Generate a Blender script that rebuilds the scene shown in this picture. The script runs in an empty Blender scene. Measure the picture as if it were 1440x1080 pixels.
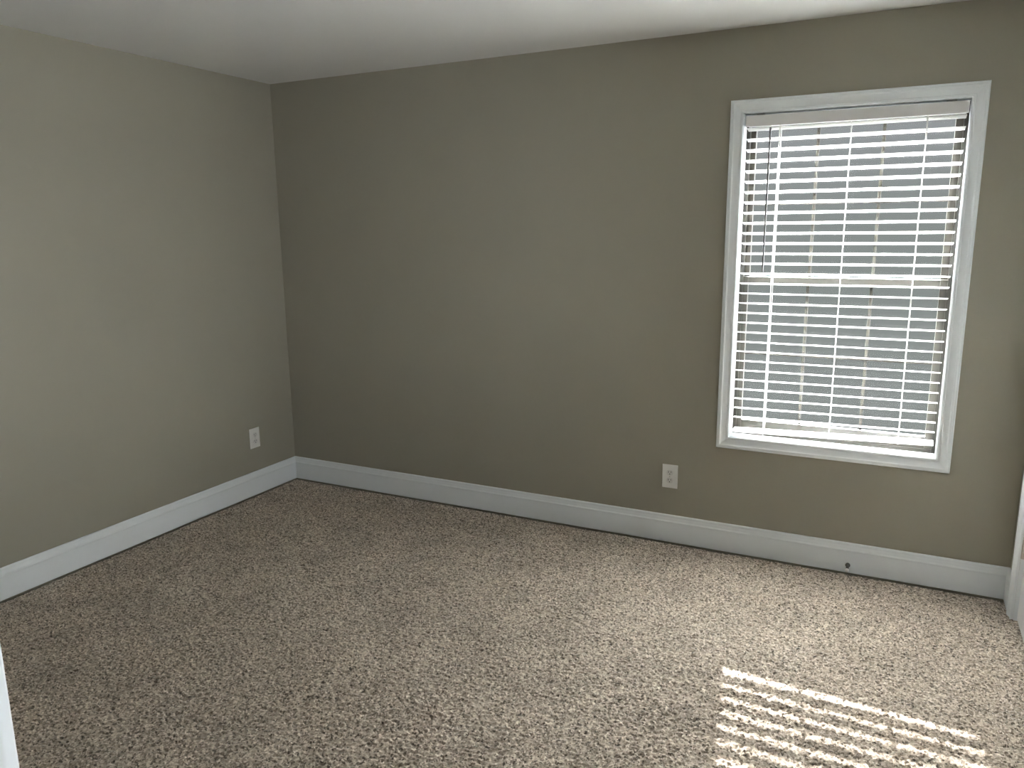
import bpy, bmesh, math, random
import numpy as np
from mathutils import Vector, Matrix
random.seed(4)
sc = bpy.context.scene
COL = sc.collection

# ---------------------------------------------------------------- camera, sky, sun, exposure
W, D, H = 3.971, 3.50, 2.44          # room: x 0..W, y -D..0, z 0..H  (window wall at y=0)
cam_d = bpy.data.cameras.new('camera')
cam = bpy.data.objects.new('camera', cam_d)
COL.objects.link(cam)
cam.location = (3.44303, -3.70419, 1.58366)
cam.rotation_mode = 'XYZ'
cam.rotation_euler = tuple(math.radians(a) for a in (78.6016, 0.55027, 26.44577))
cam_d.sensor_width = 36.0
cam_d.lens = 27.0965
cam_d.clip_start = 0.01
sc.camera = cam

sc.view_settings.view_transform = 'Standard'
sc.view_settings.look = 'None'
sc.view_settings.gamma = 1.0
sc.view_settings.exposure = 1.88
sc.view_settings.use_curve_mapping = False

SUN_DIR = Vector((0.150, -1.0, -0.575)).normalized()     # the way the light travels
sun_d = bpy.data.lights.new('sun', 'SUN')
sun_d.energy = 13.0
sun_d.color = (1.0, 0.97, 0.93)
sun_d.angle = math.radians(0.53)
sun = bpy.data.objects.new('sun', sun_d)
COL.objects.link(sun)
sun.location = (2.5, 6.0, 5.0)
sun.rotation_euler = SUN_DIR.to_track_quat('-Z', 'Y').to_euler()

world = bpy.data.worlds.new('sky')
sc.world = world
world.use_nodes = True
wn, wl = world.node_tree.nodes, world.node_tree.links
wn.clear()
w_out = wn.new('ShaderNodeOutputWorld')
w_bg = wn.new('ShaderNodeBackground')
# hazy day: dull low distance beyond the window, bright sky overhead and an added fill glow low in the east (+x)
w_tc = wn.new('ShaderNodeTexCoord')
w_sep = wn.new('ShaderNodeSeparateXYZ')
w_ramp = wn.new('ShaderNodeValToRGB')
w_east = wn.new('ShaderNodeMapRange')
w_mix = wn.new('ShaderNodeMixRGB')
wl.new(w_tc.outputs['Generated'], w_sep.inputs[0])
# the high sky is bright on the sunny (+y) side and falls off towards the east
w_dif = wn.new('ShaderNodeMath'); w_dif.operation = 'SUBTRACT'
wl.new(w_sep.outputs['Y'], w_dif.inputs[0]); wl.new(w_sep.outputs['X'], w_dif.inputs[1])
w_side = wn.new('ShaderNodeMapRange'); w_side.interpolation_type = 'SMOOTHSTEP'
w_side.inputs[1].default_value = -0.15; w_side.inputs[2].default_value = 0.25
wl.new(w_dif.outputs[0], w_side.inputs[0])
w_up = wn.new('ShaderNodeMath'); w_up.operation = 'MULTIPLY'
wl.new(w_sep.outputs['Z'], w_up.inputs[0]); wl.new(w_side.outputs[0], w_up.inputs[1])
wl.new(w_up.outputs[0], w_ramp.inputs[0])
wl.new(w_sep.outputs['X'], w_east.inputs[0])
w_east.interpolation_type = 'SMOOTHSTEP'
w_east.inputs[1].default_value = 0.45
w_east.inputs[2].default_value = 0.75
SKY, EAST_FILL = 380.0, 3.8
for i, (p, c) in enumerate(((0.0, (0.072, 0.078, 0.076)), (0.12, (0.085, 0.089, 0.092)), (0.45, (8.0, 8.6, 9.3)), (0.95, (0.92*SKY, 0.97*SKY, 1.0*SKY)))):
    el = w_ramp.color_ramp.elements[i] if i < 2 else w_ramp.color_ramp.elements.new(p)
    el.position = p
    el.color = tuple(v/SKY for v in c) + (1,)
w_bg.inputs['Strength'].default_value = SKY
w_low = wn.new('ShaderNodeMapRange')
w_low.interpolation_type = 'SMOOTHSTEP'
w_low.inputs[1].default_value = 0.14; w_low.inputs[2].default_value = 0.36
w_low.inputs[3].default_value = 1.0; w_low.inputs[4].default_value = 0.0
wl.new(w_sep.outputs['Z'], w_low.inputs[0])
w_mul = wn.new('ShaderNodeMath'); w_mul.operation = 'MULTIPLY'
wl.new(w_east.outputs[0], w_mul.inputs[0]); wl.new(w_low.outputs[0], w_mul.inputs[1])
wl.new(w_mul.outputs[0], w_mix.inputs[0])
wl.new(w_ramp.outputs[0], w_mix.inputs[1])
w_mix.inputs[2].default_value = (0.97*EAST_FILL/SKY, EAST_FILL/SKY, 1.04*EAST_FILL/SKY, 1)
wl.new(w_mix.outputs[0], w_bg.inputs[0])
wl.new(w_bg.outputs[0], w_out.inputs[0])

# fill: an added, unseen hall lamp stands behind the camera (its own builder places it)
HALL_FILL_W = 6.0

# ---------------------------------------------------------------- materials
def mat(name, col, rough=0.5, noise=0.0, nscale=40.0, bump=0.0, bscale=200.0, metal=0.0, spec=0.5, trans=0.0):
    m = bpy.data.materials.new(name)
    m.use_nodes = True
    n, l = m.node_tree.nodes, m.node_tree.links
    b = n['Principled BSDF']
    b.inputs['Roughness'].default_value = rough
    b.inputs['Metallic'].default_value = metal
    b.inputs['Specular IOR Level'].default_value = spec
    tc = n.new('ShaderNodeTexCoord')
    if noise > 0:
        t = n.new('ShaderNodeTexNoise'); t.inputs['Scale'].default_value = nscale; t.inputs['Detail'].default_value = 4
        l.new(tc.outputs['Object'], t.inputs['Vector'])
        r = n.new('ShaderNodeValToRGB')
        r.color_ramp.elements[0].position = 0.3; r.color_ramp.elements[1].position = 0.7
        r.color_ramp.elements[0].color = tuple(c * (1 - noise) for c in col) + (1,)
        r.color_ramp.elements[1].color = tuple(min(1, c * (1 + noise)) for c in col) + (1,)
        l.new(t.outputs[0], r.inputs[0]); l.new(r.outputs[0], b.inputs['Base Color'])
    else:
        b.inputs['Base Color'].default_value = tuple(col) + (1,)
    if bump > 0:
        t2 = n.new('ShaderNodeTexNoise'); t2.inputs['Scale'].default_value = bscale; t2.inputs['Detail'].default_value = 3
        l.new(tc.outputs['Object'], t2.inputs['Vector'])
        bp = n.new('ShaderNodeBump'); bp.inputs['Strength'].default_value = bump; bp.inputs['Distance'].default_value = 0.002
        l.new(t2.outputs[0], bp.inputs['Height']); l.new(bp.outputs[0], b.inputs['Normal'])
    if trans > 0:
        tr = n.new('ShaderNodeBsdfTranslucent'); tr.inputs[0].default_value = tuple(col) + (1,)
        mx = n.new('ShaderNodeMixShader'); mx.inputs[0].default_value = trans
        l.new(b.outputs[0], mx.inputs[1]); l.new(tr.outputs[0], mx.inputs[2])
        l.new(mx.outputs[0], n['Material Output'].inputs[0])
    return m

M_WALL = mat('greige_wall_paint', (0.335, 0.315, 0.258), 0.62, 0.015, 3.0, 0.12, 260.0, spec=0.3)
M_CEIL = mat('white_ceiling_paint', (0.76, 0.76, 0.745), 0.85, 0.01, 3.0, 0.15, 150.0, spec=0.2)
M_TRIM = mat('white_trim_paint', (0.85, 0.89, 0.92), 0.32, 0.01, 6.0, 0.04, 120.0)
M_VINYL = mat('shade_dark_window_vinyl', (0.030, 0.027, 0.022), 0.35, 0.01, 8.0)  # frames and muntins coloured dark to carry the shade on their room side
M_SLAT = mat('white_blind_slat', (0.88, 0.88, 0.87), 0.5, 0.01, 20.0, 0.03, 90.0, spec=0.2, trans=0.85)
M_RAIL = mat('white_blind_rail', (0.80, 0.79, 0.79), 0.45, 0.01, 20.0)
M_CORD = mat('white_blind_cord', (0.86, 0.86, 0.85), 0.8, 0.03, 300.0, trans=0.5)
M_WAND = mat('smoked_plastic_wand', (0.20, 0.20, 0.21), 0.3, 0.02, 30.0)
M_CLIP = mat('grey_plastic_clip', (0.30, 0.30, 0.30), 0.4, 0.02, 60.0)
M_PLATE = mat('white_outlet_plastic', (0.78, 0.77, 0.75), 0.35, 0.01, 60.0)
M_SOCKET = mat('white_socket_plastic', (0.68, 0.67, 0.655), 0.4, 0.01, 60.0)
M_SLOT = mat('dark_socket_slot', (0.05, 0.05, 0.05), 0.6, 0.05, 60.0)
M_NICKEL = mat('brushed_nickel', (0.60, 0.57, 0.53), 0.35, 0.05, 120.0, metal=1.0)
M_SPRING = mat('dark_spring_steel', (0.16, 0.15, 0.14), 0.35, 0.05, 120.0, metal=1.0)
M_RUBBER = mat('white_rubber', (0.82, 0.81, 0.79), 0.55, 0.02, 100.0)
M_DOOR = mat('white_door_paint', (0.80, 0.81, 0.81), 0.4, 0.01, 6.0, 0.05, 90.0)
M_HALLFLOOR = mat('hall_carpet', (0.33, 0.275, 0.225), 0.95, 0.15, 200.0, 0.5, 300.0)
M_SHADE = mat('frosted_lamp_glass', (0.85, 0.84, 0.80), 0.4, 0.01, 20.0, trans=0.6)

def carpet_material():
    m = bpy.data.materials.new('speckled_frieze_carpet'); m.use_nodes = True
    n, l = m.node_tree.nodes, m.node_tree.links
    b = n['Principled BSDF']
    b.inputs['Roughness'].default_value = 0.95
    b.inputs['Specular IOR Level'].default_value = 0.1
    b.inputs['Sheen Weight'].default_value = 0.25
    b.inputs['Sheen Roughness'].default_value = 0.6
    tc = n.new('ShaderNodeTexCoord')
    v = n.new('ShaderNodeTexVoronoi'); v.inputs['Scale'].default_value = 165.0
    l.new(tc.outputs['Object'], v.inputs['Vector'])
    sep = n.new('ShaderNodeSeparateColor'); l.new(v.outputs['Color'], sep.inputs[0])
    r = n.new('ShaderNodeValToRGB')
    e = r.color_ramp
    stops = [(0.0, (0.07, 0.052, 0.036)), (0.15, (0.20, 0.153, 0.113)), (0.42, (0.42, 0.342, 0.27)),
             (0.8, (0.62, 0.525, 0.43)), (1.0, (0.85, 0.76, 0.66))]
    e.elements[0].position = stops[0][0]; e.elements[0].color = stops[0][1] + (1,)
    e.elements[1].position = stops[-1][0]; e.elements[1].color = stops[-1][1] + (1,)
    for p, c in stops[1:-1]:
        x = e.elements.new(p); x.color = c + (1,)
    l.new(sep.outputs[0], r.inputs[0])
    # broad trodden patches of the pile
    t = n.new('ShaderNodeTexNoise'); t.inputs['Scale'].default_value = 4.5; t.inputs['Detail'].default_value = 5
    l.new(tc.outputs['Object'], t.inputs['Vector'])
    mr = n.new('ShaderNodeMapRange'); mr.inputs[1].default_value = 0.3; mr.inputs[2].default_value = 0.7
    mr.inputs[3].default_value = 0.90; mr.inputs[4].default_value = 1.16
    l.new(t.outputs[0], mr.inputs[0])
    mul = n.new('ShaderNodeVectorMath'); mul.operation = 'SCALE'
    l.new(r.outputs[0], mul.inputs[0]); l.new(mr.outputs[0], mul.inputs['Scale'])
    l.new(mul.outputs[0], b.inputs['Base Color'])
    t2 = n.new('ShaderNodeTexNoise'); t2.inputs['Scale'].default_value = 420.0; t2.inputs['Detail'].default_value = 2
    l.new(tc.outputs['Object'], t2.inputs['Vector'])
    bp = n.new('ShaderNodeBump'); bp.inputs['Strength'].default_value = 0.7; bp.inputs['Distance'].default_value = 0.003
    l.new(t2.outputs[0], bp.inputs['Height']); l.new(bp.outputs[0], b.inputs['Normal'])
    return m
M_CARPET = carpet_material()

def glass_material():
    m = bpy.data.materials.new('clear_window_glass'); m.use_nodes = True
    n, l = m.node_tree.nodes, m.node_tree.links
    n.remove(n['Principled BSDF'])
    t = n.new('ShaderNodeBsdfTransparent'); t.inputs[0].default_value = (0.98, 0.988, 0.985, 1)
    g = n.new('ShaderNodeBsdfGlossy'); g.inputs['Roughness'].default_value = 0.02
    f = n.new('ShaderNodeFresnel'); f.inputs[0].default_value = 1.12
    x = n.new('ShaderNodeMixShader')
    l.new(f.outputs[0], x.inputs[0]); l.new(t.outputs[0], x.inputs[1]); l.new(g.outputs[0], x.inputs[2])
    l.new(x.outputs[0], n['Material Output'].inputs[0])
    return m
M_GLASS = glass_material()

# ---------------------------------------------------------------- mesh helpers
def obj(name, bm, m, parent=None, smooth=False, bevel=0.0):
    bmesh.ops.recalc_face_normals(bm, faces=bm.faces)
    me = bpy.data.meshes.new(name)
    bm.to_mesh(me); bm.free()
    me.materials.append(m)
    if smooth:
        for p in me.polygons: p.use_smooth = True
    o = bpy.data.objects.new(name, me)
    COL.objects.link(o)
    if parent: o.parent = parent
    if bevel > 0:
        b = o.modifiers.new('bevel', 'BEVEL'); b.width = bevel; b.segments = 2; b.limit_method = 'ANGLE'
    return o

def struct(o):
    o['kind'] = 'structure'; return o

def tag(o, label, cat, group=None, kind=None):
    o['label'] = label; o['category'] = cat
    if group: o['group'] = group
    if kind: o['kind'] = kind
    return o

def empty(name, loc):
    o = bpy.data.objects.new(name, None); COL.objects.link(o)
    o.location = loc; o.empty_display_size = 0.05
    return o

def box(bm, x0, x1, y0, y1, z0, z1):
    v = [bm.verts.new(p) for p in ((x0,y0,z0),(x1,y0,z0),(x1,y1,z0),(x0,y1,z0),(x0,y0,z1),(x1,y0,z1),(x1,y1,z1),(x0,y1,z1))]
    for f in ((0,3,2,1),(4,5,6,7),(0,1,5,4),(1,2,6,5),(2,3,7,6),(3,0,4,7)):
        bm.faces.new([v[i] for i in f])
    return v

def boxes(*bs):
    bm = bmesh.new()
    for b in bs: box(bm, *b)
    return bm

def tube(bm, pts, r, seg=10, cap=True):
    rings = []
    pts = [Vector(p) for p in pts]
    for i, p in enumerate(pts):
        a = pts[max(0, i-1)]; c = pts[min(len(pts)-1, i+1)]
        t = (c - a).normalized()
        up = Vector((0,0,1)) if abs(t.z) < 0.9 else Vector((1,0,0))
        u = t.cross(up).normalized(); w = t.cross(u)
        rr = r[i] if isinstance(r, (list, tuple)) else r
        rings.append([bm.verts.new(p + (u*math.cos(2*math.pi*k/seg) + w*math.sin(2*math.pi*k/seg))*rr) for k in range(seg)])
    for a, b in zip(rings, rings[1:]):
        for k in range(seg):
            bm.faces.new((a[k], a[(k+1)%seg], b[(k+1)%seg], b[k]))
    if cap:
        bm.faces.new(rings[0]); bm.faces.new(rings[-1])

def loft(rows, closed_path=False, caps=True):
    """rows[j][i]: profile point i at path station j (profile closed)"""
    bm = bmesh.new()
    R = [[bm.verts.new(p) for p in row] for row in rows]
    n = len(R[0]); m = len(R)
    for j in range(m if closed_path else m-1):
        a, b = R[j], R[(j+1) % m]
        for i in range(n):
            bm.faces.new((a[i], a[(i+1)%n], b[(i+1)%n], b[i]))
    if not closed_path and caps:
        bm.faces.new(R[0]); bm.faces.new(R[-1])
    return bm

# casing profile: (distance from the opening edge outwards, thickness)
CW = 0.057
CASING = [(0, 0), (0, 0.0085), (0.002, 0.0105), (0.010, 0.0105), (0.012, 0.0085), (0.016, 0.0095), (0.028, 0.0125), (0.036, 0.0150),
          (0.0385, 0.0175), (0.042, 0.0185), (0.046, 0.0175), (0.048, 0.0160), (0.053, 0.0160), (0.0555, 0.0145), (CW, 0.0130), (CW, 0)]
# baseboard profile: (height, thickness)
BH = 0.1395
BASE = [(-0.004, 0), (-0.004, 0.014), (0.098, 0.014), (0.101, 0.0155), (0.105, 0.0155), (0.108, 0.0135), (0.111, 0.0115), (0.120, 0.0100),
        (0.127, 0.0085), (0.131, 0.0090), (0.135, 0.0085), (0.138, 0.0065), (BH, 0.004), (BH, 0)]

# ---------------------------------------------------------------- the room shell
WX0, WX1, WZ0, WZ1 = 2.7634, 3.6520, 0.5828, 2.0802          # window opening
TB, TI = 0.165, 0.115                                        # wall thicknesses
struct(obj('wall_back', boxes((-TI, WX0, 0, TB, -0.3, H), (WX1, W+0.75, 0, TB, -0.3, H),
                              (WX0, WX1, 0, TB, -0.3, WZ0), (WX0, WX1, 0, TB, WZ1, H)), M_WALL))
struct(obj('wall_left', boxes((-TI, 0, -D-TI, 0, -0.3, H)), M_WALL))
# right wall with the closet doorway
CY1, CH = -0.208, 2.045          # hinge side of the closet doorway
CY0 = CY1 - 0.768
VY0, VY1, VZ0, VZ1 = -2.80, -1.91, WZ0, WZ1               # opening of a window added for fill light, in the right wall beside the camera
struct(obj('wall_right', boxes((W, W+TI, CY1, 0, -0.3, H), (W, W+TI, -D, VY0, -0.3, H), (W, W+TI, VY1, CY0, -0.3, H),
                               (W, W+TI, VY0, VY1, -0.3, VZ0), (W, W+TI, VY0, VY1, VZ1, H), (W, W+TI, CY0, CY1, CH, H)), M_WALL))
# front wall with the doorway the photograph is taken through
EX0, EX1, EH = 3.030, 3.830, 2.05
struct(obj('wall_front', boxes((0, EX0-0.02, -D-TI, -D, -0.3, H), (EX1+0.02, W+TI, -D-TI, -D, -0.3, H),
                               (EX0-0.02, EX1+0.02, -D-TI, -D, EH+0.02, H)), M_WALL))
struct(obj('ceiling', boxes((-TI, W+0.75, -5.3, TB, H, H+0.12)), M_CEIL))
struct(obj('wall_closet', boxes((W+0.70, W+0.75, -1.06, 0, -0.3, H), (W+TI, W+0.75, -1.11, -1.06, -0.3, H)), M_WALL))
# the hall behind the camera
HX0, HX1, HY = 1.9, W+TI, -5.2
struct(obj('wall_hall', boxes((HX0-TI, HX0, HY, -D-TI, -0.3, H), (HX0-TI, HX1+TI, HY-0.1, HY, -0.3, H),
                              (HX1, HX1+TI, HY, -D-TI, -0.3, H)), M_WALL))
struct(obj('floor_hall', boxes((HX0, HX1, HY, -D-0.001, -0.03, -0.004)), M_HALLFLOOR))
struct(obj('floor_closet', boxes((W+0.001, W+0.70, -1.06, 0, -0.03, -0.002)), M_CARPET))
struct(obj('floor_base', boxes((-TI, W+0.75, HY-0.1, TB, -0.30, -0.045)), M_HALLFLOOR))

# carpet: a real pile surface of small tufts
def make_carpet():
    step = 0.0050
    nx, ny = int(W/step)+1, int(D/step)+1
    xs = np.linspace(0, W, nx); ys = np.linspace(-D, 0, ny)
    X, Y = np.meshgrid(xs, ys)
    cell = 0.0098
    rng = np.random.default_rng(11)
    gx, gy = int(W/cell)+6, int(D/cell)+6
    jx, jy, hh, rr = (rng.random((gy, gx)) for _ in range(4))
    u = X/cell + 2; v = (Y+D)/cell + 2
    iu, iv = np.floor(u).astype(int), np.floor(v).astype(int)
    best = np.full(X.shape, -1.0)
    for dj in (-1, 0, 1):
        for di in (-1, 0, 1):
            a, b = iu+di, iv+dj
            cx = a + 0.5 + (jx[b, a]-0.5)*0.9; cy = b + 0.5 + (jy[b, a]-0.5)*0.9
            d2 = (u-cx)**2 + (v-cy)**2
            h = (0.55 + 0.45*hh[b, a]) * np.clip(1 - d2/(0.45+0.45*rr[b, a]), 0, 1)**0.7
            best = np.maximum(best, h)
    Z = 0.0125*best - 0.0085 + 0.0012*(rng.random(X.shape)-0.5)
    # the pile dips where it is tucked under the baseboards
    right = np.where((Y < CY1) & (Y > CY0), 9.0, W-X)
    edge = np.minimum(np.minimum(X, right), np.minimum(-Y, Y+D)) - 0.014
    Z -= 0.022*np.clip(1 - edge/0.036, 0, 1)
    co = np.stack([X, Y, Z], -1).reshape(-1, 3).astype(np.float32)
    i = np.arange(nx*ny).reshape(ny, nx)
    q = np.stack([i[:-1, :-1], i[:-1, 1:], i[1:, 1:], i[1:, :-1]], -1).reshape(-1, 4).astype(np.int32)
    me = bpy.data.meshes.new('floor')
    me.vertices.add(len(co)); me.vertices.foreach_set('co', co.ravel())
    me.loops.add(q.size); me.loops.foreach_set('vertex_index', q.ravel())
    me.polygons.add(len(q)); me.polygons.foreach_set('loop_start', np.arange(0, q.size, 4, dtype=np.int32))
    me.polygons.foreach_set('use_smooth', np.ones(len(q), dtype=bool))
    me.update(calc_edges=True); me.validate()
    me.materials.append(M_CARPET)
    o = bpy.data.objects.new('floor', me); COL.objects.link(o)
    return struct(o)
make_carpet()

# baseboards, mitred in the corners
def baseboard(name, axis, wall, sgn, a, b, ma, mb):
    rows = []
    for end, mi in ((a, ma), (b, mb)):
        row = []
        for h, t in BASE:
            e = end + mi*t
            c = wall + sgn*t
            row.append((e, c, h) if axis == 'x' else (c, e, h))
        rows.append(row)
    return struct(obj(name, loft(rows), M_TRIM))
baseboard('baseboard_back', 'x', 0, -1, 0, W, 1, -1)
baseboard('baseboard_left', 'y', 0, 1, -D, 0, 1, -1)
CO = 0.070                                                   # closet casing width
baseboard('baseboard_right', 'y', W, -1, CY1+CO-0.008, 0, 0, -1)
baseboard('baseboard_closet_side', 'y', W, -1, -D, CY0-CO+0.008, 1, 0)
baseboard('baseboard_front', 'x', -D, 1, 0, EX0-CW, 1, 0)

# ---------------------------------------------------------------- window
def rect_sweep(x0, x1, z0, z1, prof, yface):
    rows = []
    for sx, sz in ((-1, -1), (1, -1), (1, 1), (-1, 1)):
        cx = x0 if sx < 0 else x1; cz = z0 if sz < 0 else z1
        rows.append([(cx + sx*u, yface - t, cz + sz*u) for u, t in prof])
    return loft(rows, closed_path=True)

win = struct(empty('window_1', ((WX0+WX1)/2, 0, WZ0)))
def wpart(name, bm, m, bevel=0.0, parent=None):
    o = obj(name, bm, m, None, bevel=bevel)
    p = parent or win
    o.parent = p
    if p is win: o.matrix_parent_inverse = Matrix.Translation(-win.location)
    return o
wpart('casing', rect_sweep(WX0+0.002, WX1-0.002, WZ0+0.002, WZ1-0.002, CASING, 0.0), M_TRIM)
# extension jamb: four boards lining the opening
JT = 0.004
wpart('jamb', boxes((WX0, WX0+JT, 0.0, 0.076, WZ0, WZ1), (WX1-JT, WX1, 0.0, 0.076, WZ0, WZ1),
                    (WX0+JT, WX1-JT, 0.0, 0.076, WZ1-JT, WZ1)), M_TRIM)
wpart('stool', boxes((WX0+JT, WX1-JT, 0.0, 0.076, WZ0, WZ0+JT)), M_TRIM, 0.001)
FW = 0.020
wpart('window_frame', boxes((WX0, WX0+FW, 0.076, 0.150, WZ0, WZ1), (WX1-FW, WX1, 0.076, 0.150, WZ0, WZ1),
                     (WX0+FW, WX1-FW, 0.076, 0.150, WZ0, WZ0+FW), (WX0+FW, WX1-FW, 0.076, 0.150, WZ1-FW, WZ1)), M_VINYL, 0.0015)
GX0, GX1 = 2.806, 3.604
ZM = 1.333
def sash(name, y0, y1, zb, zt, rb, rt):
    sx0, sx1 = WX0+FW, WX1-FW
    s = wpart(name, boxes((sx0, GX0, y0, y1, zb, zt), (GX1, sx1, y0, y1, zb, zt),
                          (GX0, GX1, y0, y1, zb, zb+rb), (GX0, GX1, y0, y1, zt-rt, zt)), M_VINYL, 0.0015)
    g0, g1 = zb+rb, zt-rt
    ym = (y0+y1)/2
    wpart('pane', boxes((GX0-0.003, GX1+0.003, ym-0.002, ym+0.002, g0-0.003, g1+0.003)), M_GLASS, parent=s)
    gx = [GX0 + (GX1-GX0)*k/3 for k in (1, 2)]
    gz = (g0+g1)/2
    bs = [(x-0.0065, x+0.0065, ym+0.003, ym+0.009, g0, g1) for x in gx]
    xs = [GX0] + gx + [GX1]
    for k in range(3):
        bs.append((xs[k]+(0.0065 if k else 0), xs[k+1]-(0.0065 if k < 2 else 0), ym+0.003, ym+0.009, gz-0.0065, gz+0.0065))
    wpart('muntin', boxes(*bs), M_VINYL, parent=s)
    return s
sash('lower_sash', 0.078, 0.104, WZ0+FW, ZM+0.018, 0.055, 0.036)
sash('upper_sash', 0.108, 0.134, ZM-0.018, WZ1-FW, 0.036, 0.040)

# window added to let in side fill: bare, in the right wall, outside the photograph's frame
rows = []
for sy, sz in ((-1, -1), (1, -1), (1, 1), (-1, 1)):
    rows.append([(W - t, (VY0+0.002 if sy < 0 else VY1-0.002) + sy*u, (VZ0+0.002 if sz < 0 else VZ1-0.002) + sz*u) for u, t in CASING])
fill_win = struct(obj('fill_window', boxes((W, W+TI, VY0, VY0+0.02, VZ0, VZ1), (W, W+TI, VY1-0.02, VY1, VZ0, VZ1),
                                    (W, W+TI, VY0+0.02, VY1-0.02, VZ0, VZ0+0.02), (W, W+TI, VY0+0.02, VY1-0.02, VZ1-0.02, VZ1)), M_TRIM))
obj('casing', loft(rows, closed_path=True), M_TRIM, fill_win)
for x0, z0, z1 in ((W+0.055, VZ0+0.02, ZM+0.018), (W+0.085, ZM-0.018, VZ1-0.02)):
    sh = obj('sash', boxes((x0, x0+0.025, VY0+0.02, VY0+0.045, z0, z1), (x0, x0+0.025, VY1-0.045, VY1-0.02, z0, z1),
                           (x0, x0+0.025, VY0+0.045, VY1-0.045, z0, z0+0.036), (x0, x0+0.025, VY0+0.045, VY1-0.045, z1-0.036, z1)), M_VINYL, fill_win)
    obj('pane', boxes((x0+0.010, x0+0.014, VY0+0.043, VY1-0.043, z0+0.034, z1-0.034)), M_GLASS, sh)

# ---------------------------------------------------------------- blind
BX0, BX1 = WX0+0.0145, WX1-0.0145
BYC = 0.036                                                   # middle of the slats
bl = empty('window_blind', ((WX0+WX1)/2, BYC, WZ0))
tag(bl, 'white horizontal slatted blind lowered inside the window, slats open', 'blind')
def bpart(name, bm, m, bevel=0.0, smooth=False):
    o = obj(name, bm, m, bl, bevel=bevel, smooth=smooth)
    o.matrix_parent_inverse = Matrix.Translation(-bl.location)
    return o
bpart('headrail', boxes((BX0, BX1, 0.016, 0.066, 2.024, 2.066)), M_RAIL, 0.002)
bpart('valance', boxes((BX0-0.004, BX1+0.004, 0.004, 0.012, 2.020, 2.068)), M_RAIL, 0.002)
for cx in (2.836, 3.578):
    bpart('valance_clip', boxes((cx-0.018, cx+0.018, 0.0015, 0.030, 2.0685, 2.0735)), M_CLIP, 0.0008)
N_SL, PITCH, Z_TOP = 30, 0.0460, 2.0105
TILT = math.radians(-8.5)                                     # inner edge a little high
RAIL_Z = 0.614
def slat_rise(k):                                             # the lowest slats hang a touch higher at the right
    return 0.018*max(0.0, (k-20)/(N_SL-20))**1.5
bm = bmesh.new()
for k in range(N_SL):
    zc = Z_TOP - k*PITCH
    rise = slat_rise(k)
    hw, th, crown = 0.025, 0.0025, 0.0018
    rows = []
    for x in (BX0+0.001, BX1-0.001):
        dz = rise*(x-BX0)/(BX1-BX0)
        row = []
        pr = [(-hw + 2*hw*i/8) for i in range(9)]
        for s, seq in ((1, pr), (-1, pr[::-1])):
            for q in seq:
                zz = crown*(1-(q/hw)**2) + s*th*(0.55 if abs(q) > hw-1e-6 else 1)
                row.append((x, BYC + q*math.cos(TILT) - zz*math.sin(TILT), zc + dz + q*math.sin(TILT) + zz*math.cos(TILT)))
        rows.append(row)
    R = [[bm.verts.new(p) for p in row] for row in rows]
    n = len(R[0])
    for i in range(n):
        bm.faces.new((R[0][i], R[0][(i+1) % n], R[1][(i+1) % n], R[1][i]))
    bm.faces.new(R[0]); bm.faces.new(R[1])
bpart('slat_panel', bm, M_SLAT)
rb = bmesh.new()
vs = box(rb, BX0+0.001, BX1-0.001, BYC-0.025, BYC+0.025, RAIL_Z-0.008, RAIL_Z+0.008)
for v in vs:
    v.co.z += 0.030*(v.co.x-BX0)/(BX1-BX0)
bpart('bottom_rail', rb, M_SLAT, 0.002)
for x, wd in ((2.9215, 0.0028), (3.2105, 0.0006), (3.4975, 0.0028)):
    bm = bmesh.new()
    zr = RAIL_Z + 0.030*(x-BX0)/(BX1-BX0)
    for y, w2 in ((BYC-0.0275, wd), (BYC+0.0275, 0.0009)):
        box(bm, x-w2, x+w2, y-0.0006, y+0.0006, zr-0.010, 2.022)
    for k in range(N_SL):
        zc = Z_TOP - k*PITCH - 0.0022 + slat_rise(k)*(x-BX0)/(BX1-BX0)
        s = 0.0275*math.sin(TILT)
        box(bm, x-0.0009, x+0.0009, BYC-0.0275, BYC+0.0275, zc-s-0.0008, zc-s)
    bpart('ladder_cord', bm, M_CORD)
bm = bmesh.new()
tube(bm, [(2.8832, -0.004, 2.012), (2.8828, -0.0045, 1.80), (2.8815, -0.005, 1.375)], 0.0045, 8)
bpart('tilt_wand', bm, M_WAND)
bm = bmesh.new()
tube(bm, [(2.8832, 0.012, 2.030), (2.8832, 0.002, 2.0175), (2.8832, -0.004, 2.016), (2.8832, -0.004, 2.010)], 0.0016, 6)
bpart('wand_hook', bm, M_NICKEL)

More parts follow.
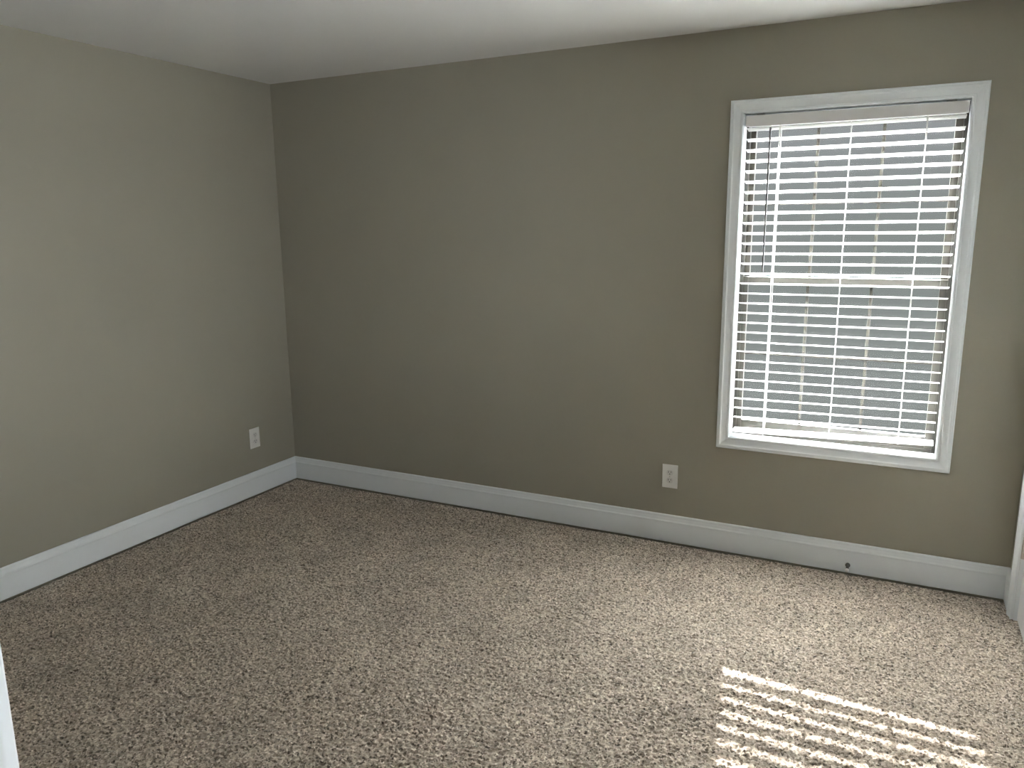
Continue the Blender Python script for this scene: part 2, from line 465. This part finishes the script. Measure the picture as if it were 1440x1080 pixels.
# ---------------------------------------------------------------- closet door on the right wall
def u_sweep(y_in0, y_in1, ztop, prof, place):
    """casing along three sides of a doorway; place(a, t, z) gives the point"""
    rows = []
    rows.append([place(y_in1 + u, t, -0.004) for u, t in prof])
    rows.append([place(y_in1 + u, t, ztop + u) for u, t in prof])
    rows.append([place(y_in0 - u, t, ztop + u) for u, t in prof])
    rows.append([place(y_in0 - u, t, -0.004) for u, t in prof])
    return loft(rows)
k = (CO-0.006)/CW
CL_PROF = [(u*k, t*1.0) for u, t in CASING]
struct(obj('trim_1', u_sweep(CY0-0.002, CY1+0.002, CH+0.002, CL_PROF, lambda a, t, z: (W - t, a, z)), M_TRIM))
JB = 0.018
struct(obj('trim_2', boxes((W, W+TI, CY1-0.003, CY1, -0.004, CH), (W, W+TI, CY0, CY0+0.003, -0.004, CH), (W, W+TI, CY0, CY1, CH-0.003, CH),
                           (W+0.045, W+0.075, CY1-0.014, CY1-0.003, -0.004, CH), (W+0.045, W+0.075, CY0+0.003, CY0+0.014, -0.004, CH),
                           (W+0.045, W+0.075, CY0+0.014, CY1-0.014, CH-0.014, CH-0.003)), M_TRIM))
DY0, DY1, DZ0, DZ1 = CY0+0.006, CY1-0.010, 0.008, CH-0.006
XF = W + 0.012                                                # room face of the door
dr = bmesh.new()
st = 0.115
zs = [(DZ0, DZ0+0.22), (0.90, 1.06), (DZ1-0.12, DZ1)]
box(dr, XF, XF+0.035, DY0, DY0+st, DZ0, DZ1); box(dr, XF, XF+0.035, DY1-st, DY1, DZ0, DZ1)
for a, b in zs: box(dr, XF, XF+0.035, DY0+st, DY1-st, a, b)
for (a, b) in ((zs[0][1], zs[1][0]), (zs[1][1], zs[2][0])):
    box(dr, XF+0.010, XF+0.030, DY0+st, DY1-st, a, b)
    box(dr, XF+0.003, XF+0.012, DY0+st+0.04, DY1-st-0.04, a+0.04, b-0.04)
door = struct(obj('door_1', dr, M_DOOR, bevel=0.002))
for hz in (0.312, 1.05, 1.80):
    hb = bmesh.new()
    tube(hb, [(XF-0.0065, CY1-0.004, hz-0.045), (XF-0.0065, CY1-0.004, hz+0.045)], 0.0065, 12)
    tube(hb, [(XF-0.0065, CY1-0.004, hz+0.045), (XF-0.0065, CY1-0.004, hz+0.051)], [0.0045, 0.003], 10)
    box(hb, XF-0.002, XF-0.0005, CY1-0.030, CY1-0.006, hz-0.044, hz+0.044)
    obj('hinge', hb, M_NICKEL, door)
kb = bmesh.new()
tube(kb, [(XF, DY0+0.07, 0.95), (XF-0.008, DY0+0.07, 0.95), (XF-0.010, DY0+0.07, 0.95), (XF-0.032, DY0+0.07, 0.95), (XF-0.040, DY0+0.07, 0.95),
          (XF-0.058, DY0+0.07, 0.95), (XF-0.064, DY0+0.07, 0.95)], [0.032, 0.030, 0.012, 0.011, 0.024, 0.027, 0.015], 20)
obj('knob', kb, M_NICKEL, door, smooth=True)

# ---------------------------------------------------------------- doorway the camera looks through
struct(obj('trim_3', u_sweep(EX0-0.0, EX1+0.0, EH, CASING, lambda a, t, z: (a, -D + t, z)), M_TRIM))
struct(obj('trim_4', boxes((EX0-0.02, EX0+0.007, -D-TI, -D, -0.004, EH+0.02), (EX1-0.005, EX1+0.02, -D-TI, -D, -0.004, EH+0.02),
                           (EX0+0.007, EX1-0.005, -D-TI, -D, EH-0.005, EH+0.02)), M_TRIM))

# ---------------------------------------------------------------- outlets
def outlet(loc, rz, label):
    o = empty('wall_outlet', loc); o.rotation_euler = (0, 0, rz)
    tag(o, label, 'outlet', 'duplex wall outlets')
    # built facing -y, the wall at y = 0
    rows = []
    for ins, y in ((0, 0.0), (0, -0.0035), (0.0025, -0.0055)):
        w, h = 0.0395-ins, 0.0615-ins
        rows.append([(-w, y, -h), (w, y, -h), (w, y, h), (-w, y, h)])
    obj('cover_plate', loft(rows), M_PLATE, o, bevel=0.001)
    for s in (-1, 1):
        zc = s*0.0205
        bm = bmesh.new()
        pts = []
        for i in range(24):
            a = 2*math.pi*i/24
            pts.append((0.0172*math.cos(a), max(-0.0140, min(0.0140, 0.0172*math.sin(a)))))
        rows = [[(x, y, zc+z) for x, z in pts] for y in (-0.005, -0.0075)]
        sk = obj('receptacle', loft(rows), M_SOCKET, o)
        obj('slot', boxes((-0.0078, -0.0052, -0.0079, -0.0074, zc-0.001, zc+0.0080), (0.0052, 0.0078, -0.0079, -0.0074, zc+0.0005, zc+0.0075),
                          (-0.0025, 0.0025, -0.0079, -0.0074, zc-0.0095, zc-0.0050)), M_SLOT, sk)
    bm = bmesh.new()
    tube(bm, [(0, -0.0050, 0), (0, -0.0072, 0)], 0.0034, 12)
    obj('screw', bm, M_NICKEL, o)
    return o
outlet((2.4835, 0, 0.3440), 0, 'white duplex outlet on the window wall, left of and below the window')
outlet((0, -0.3390, 0.3470), math.pi/2, 'white duplex outlet low on the left wall near the room corner')

# ---------------------------------------------------------------- spring door stop
ds = empty('door_stop', (3.337, -0.0145, 0.034))
tag(ds, 'small spring door stop with white tip screwed to the baseboard below the window', 'door stop')
bm = bmesh.new(); tube(bm, [(0, 0.001, 0), (0, -0.004, 0), (0, -0.007, 0)], [0.011, 0.011, 0.006], 16); obj('base', bm, M_SPRING, ds)
bm = bmesh.new()
sp = []
for i in range(14*10+1):
    t = i/140; a = 2*math.pi*14*t
    sp.append((0.0055*math.cos(a), -0.006-0.056*t, 0.0055*math.sin(a)))
tube(bm, sp, 0.0012, 5); obj('spring', bm, M_SPRING, ds, smooth=True)
bm = bmesh.new(); tube(bm, [(0, -0.058, 0), (0, -0.070, 0), (0, -0.074, 0), (0, -0.076, 0)], [0.0078, 0.0082, 0.0065, 0.003], 16); obj('tip', bm, M_RUBBER, ds)

# ---------------------------------------------------------------- hall lamp, added as unseen fill
hl = empty('fill_ceiling_light', (2.9, -4.3, H))
tag(hl, 'round frosted flush ceiling light added for fill in the unseen hall behind the doorway', 'ceiling light')
bm = bmesh.new(); tube(bm, [(0, 0, 0), (0, 0, -0.025)], 0.16, 32); obj('base', bm, M_NICKEL, hl)
bm = bmesh.new(); tube(bm, [(0, 0, -0.025), (0, 0, -0.05), (0, 0, -0.085), (0, 0, -0.10)], [0.15, 0.15, 0.10, 0.03], 32); obj('lamp_shade', bm, M_SHADE, hl, smooth=True)
ld = bpy.data.lights.new('hall_fill_lamp', 'AREA'); ld.shape = 'DISK'; ld.size = 0.28
ld.energy = HALL_FILL_W; ld.color = (1.0, 0.94, 0.86)
lo = bpy.data.objects.new('hall_fill_lamp', ld); COL.objects.link(lo); lo.location = (2.9, -4.3, H-0.11)
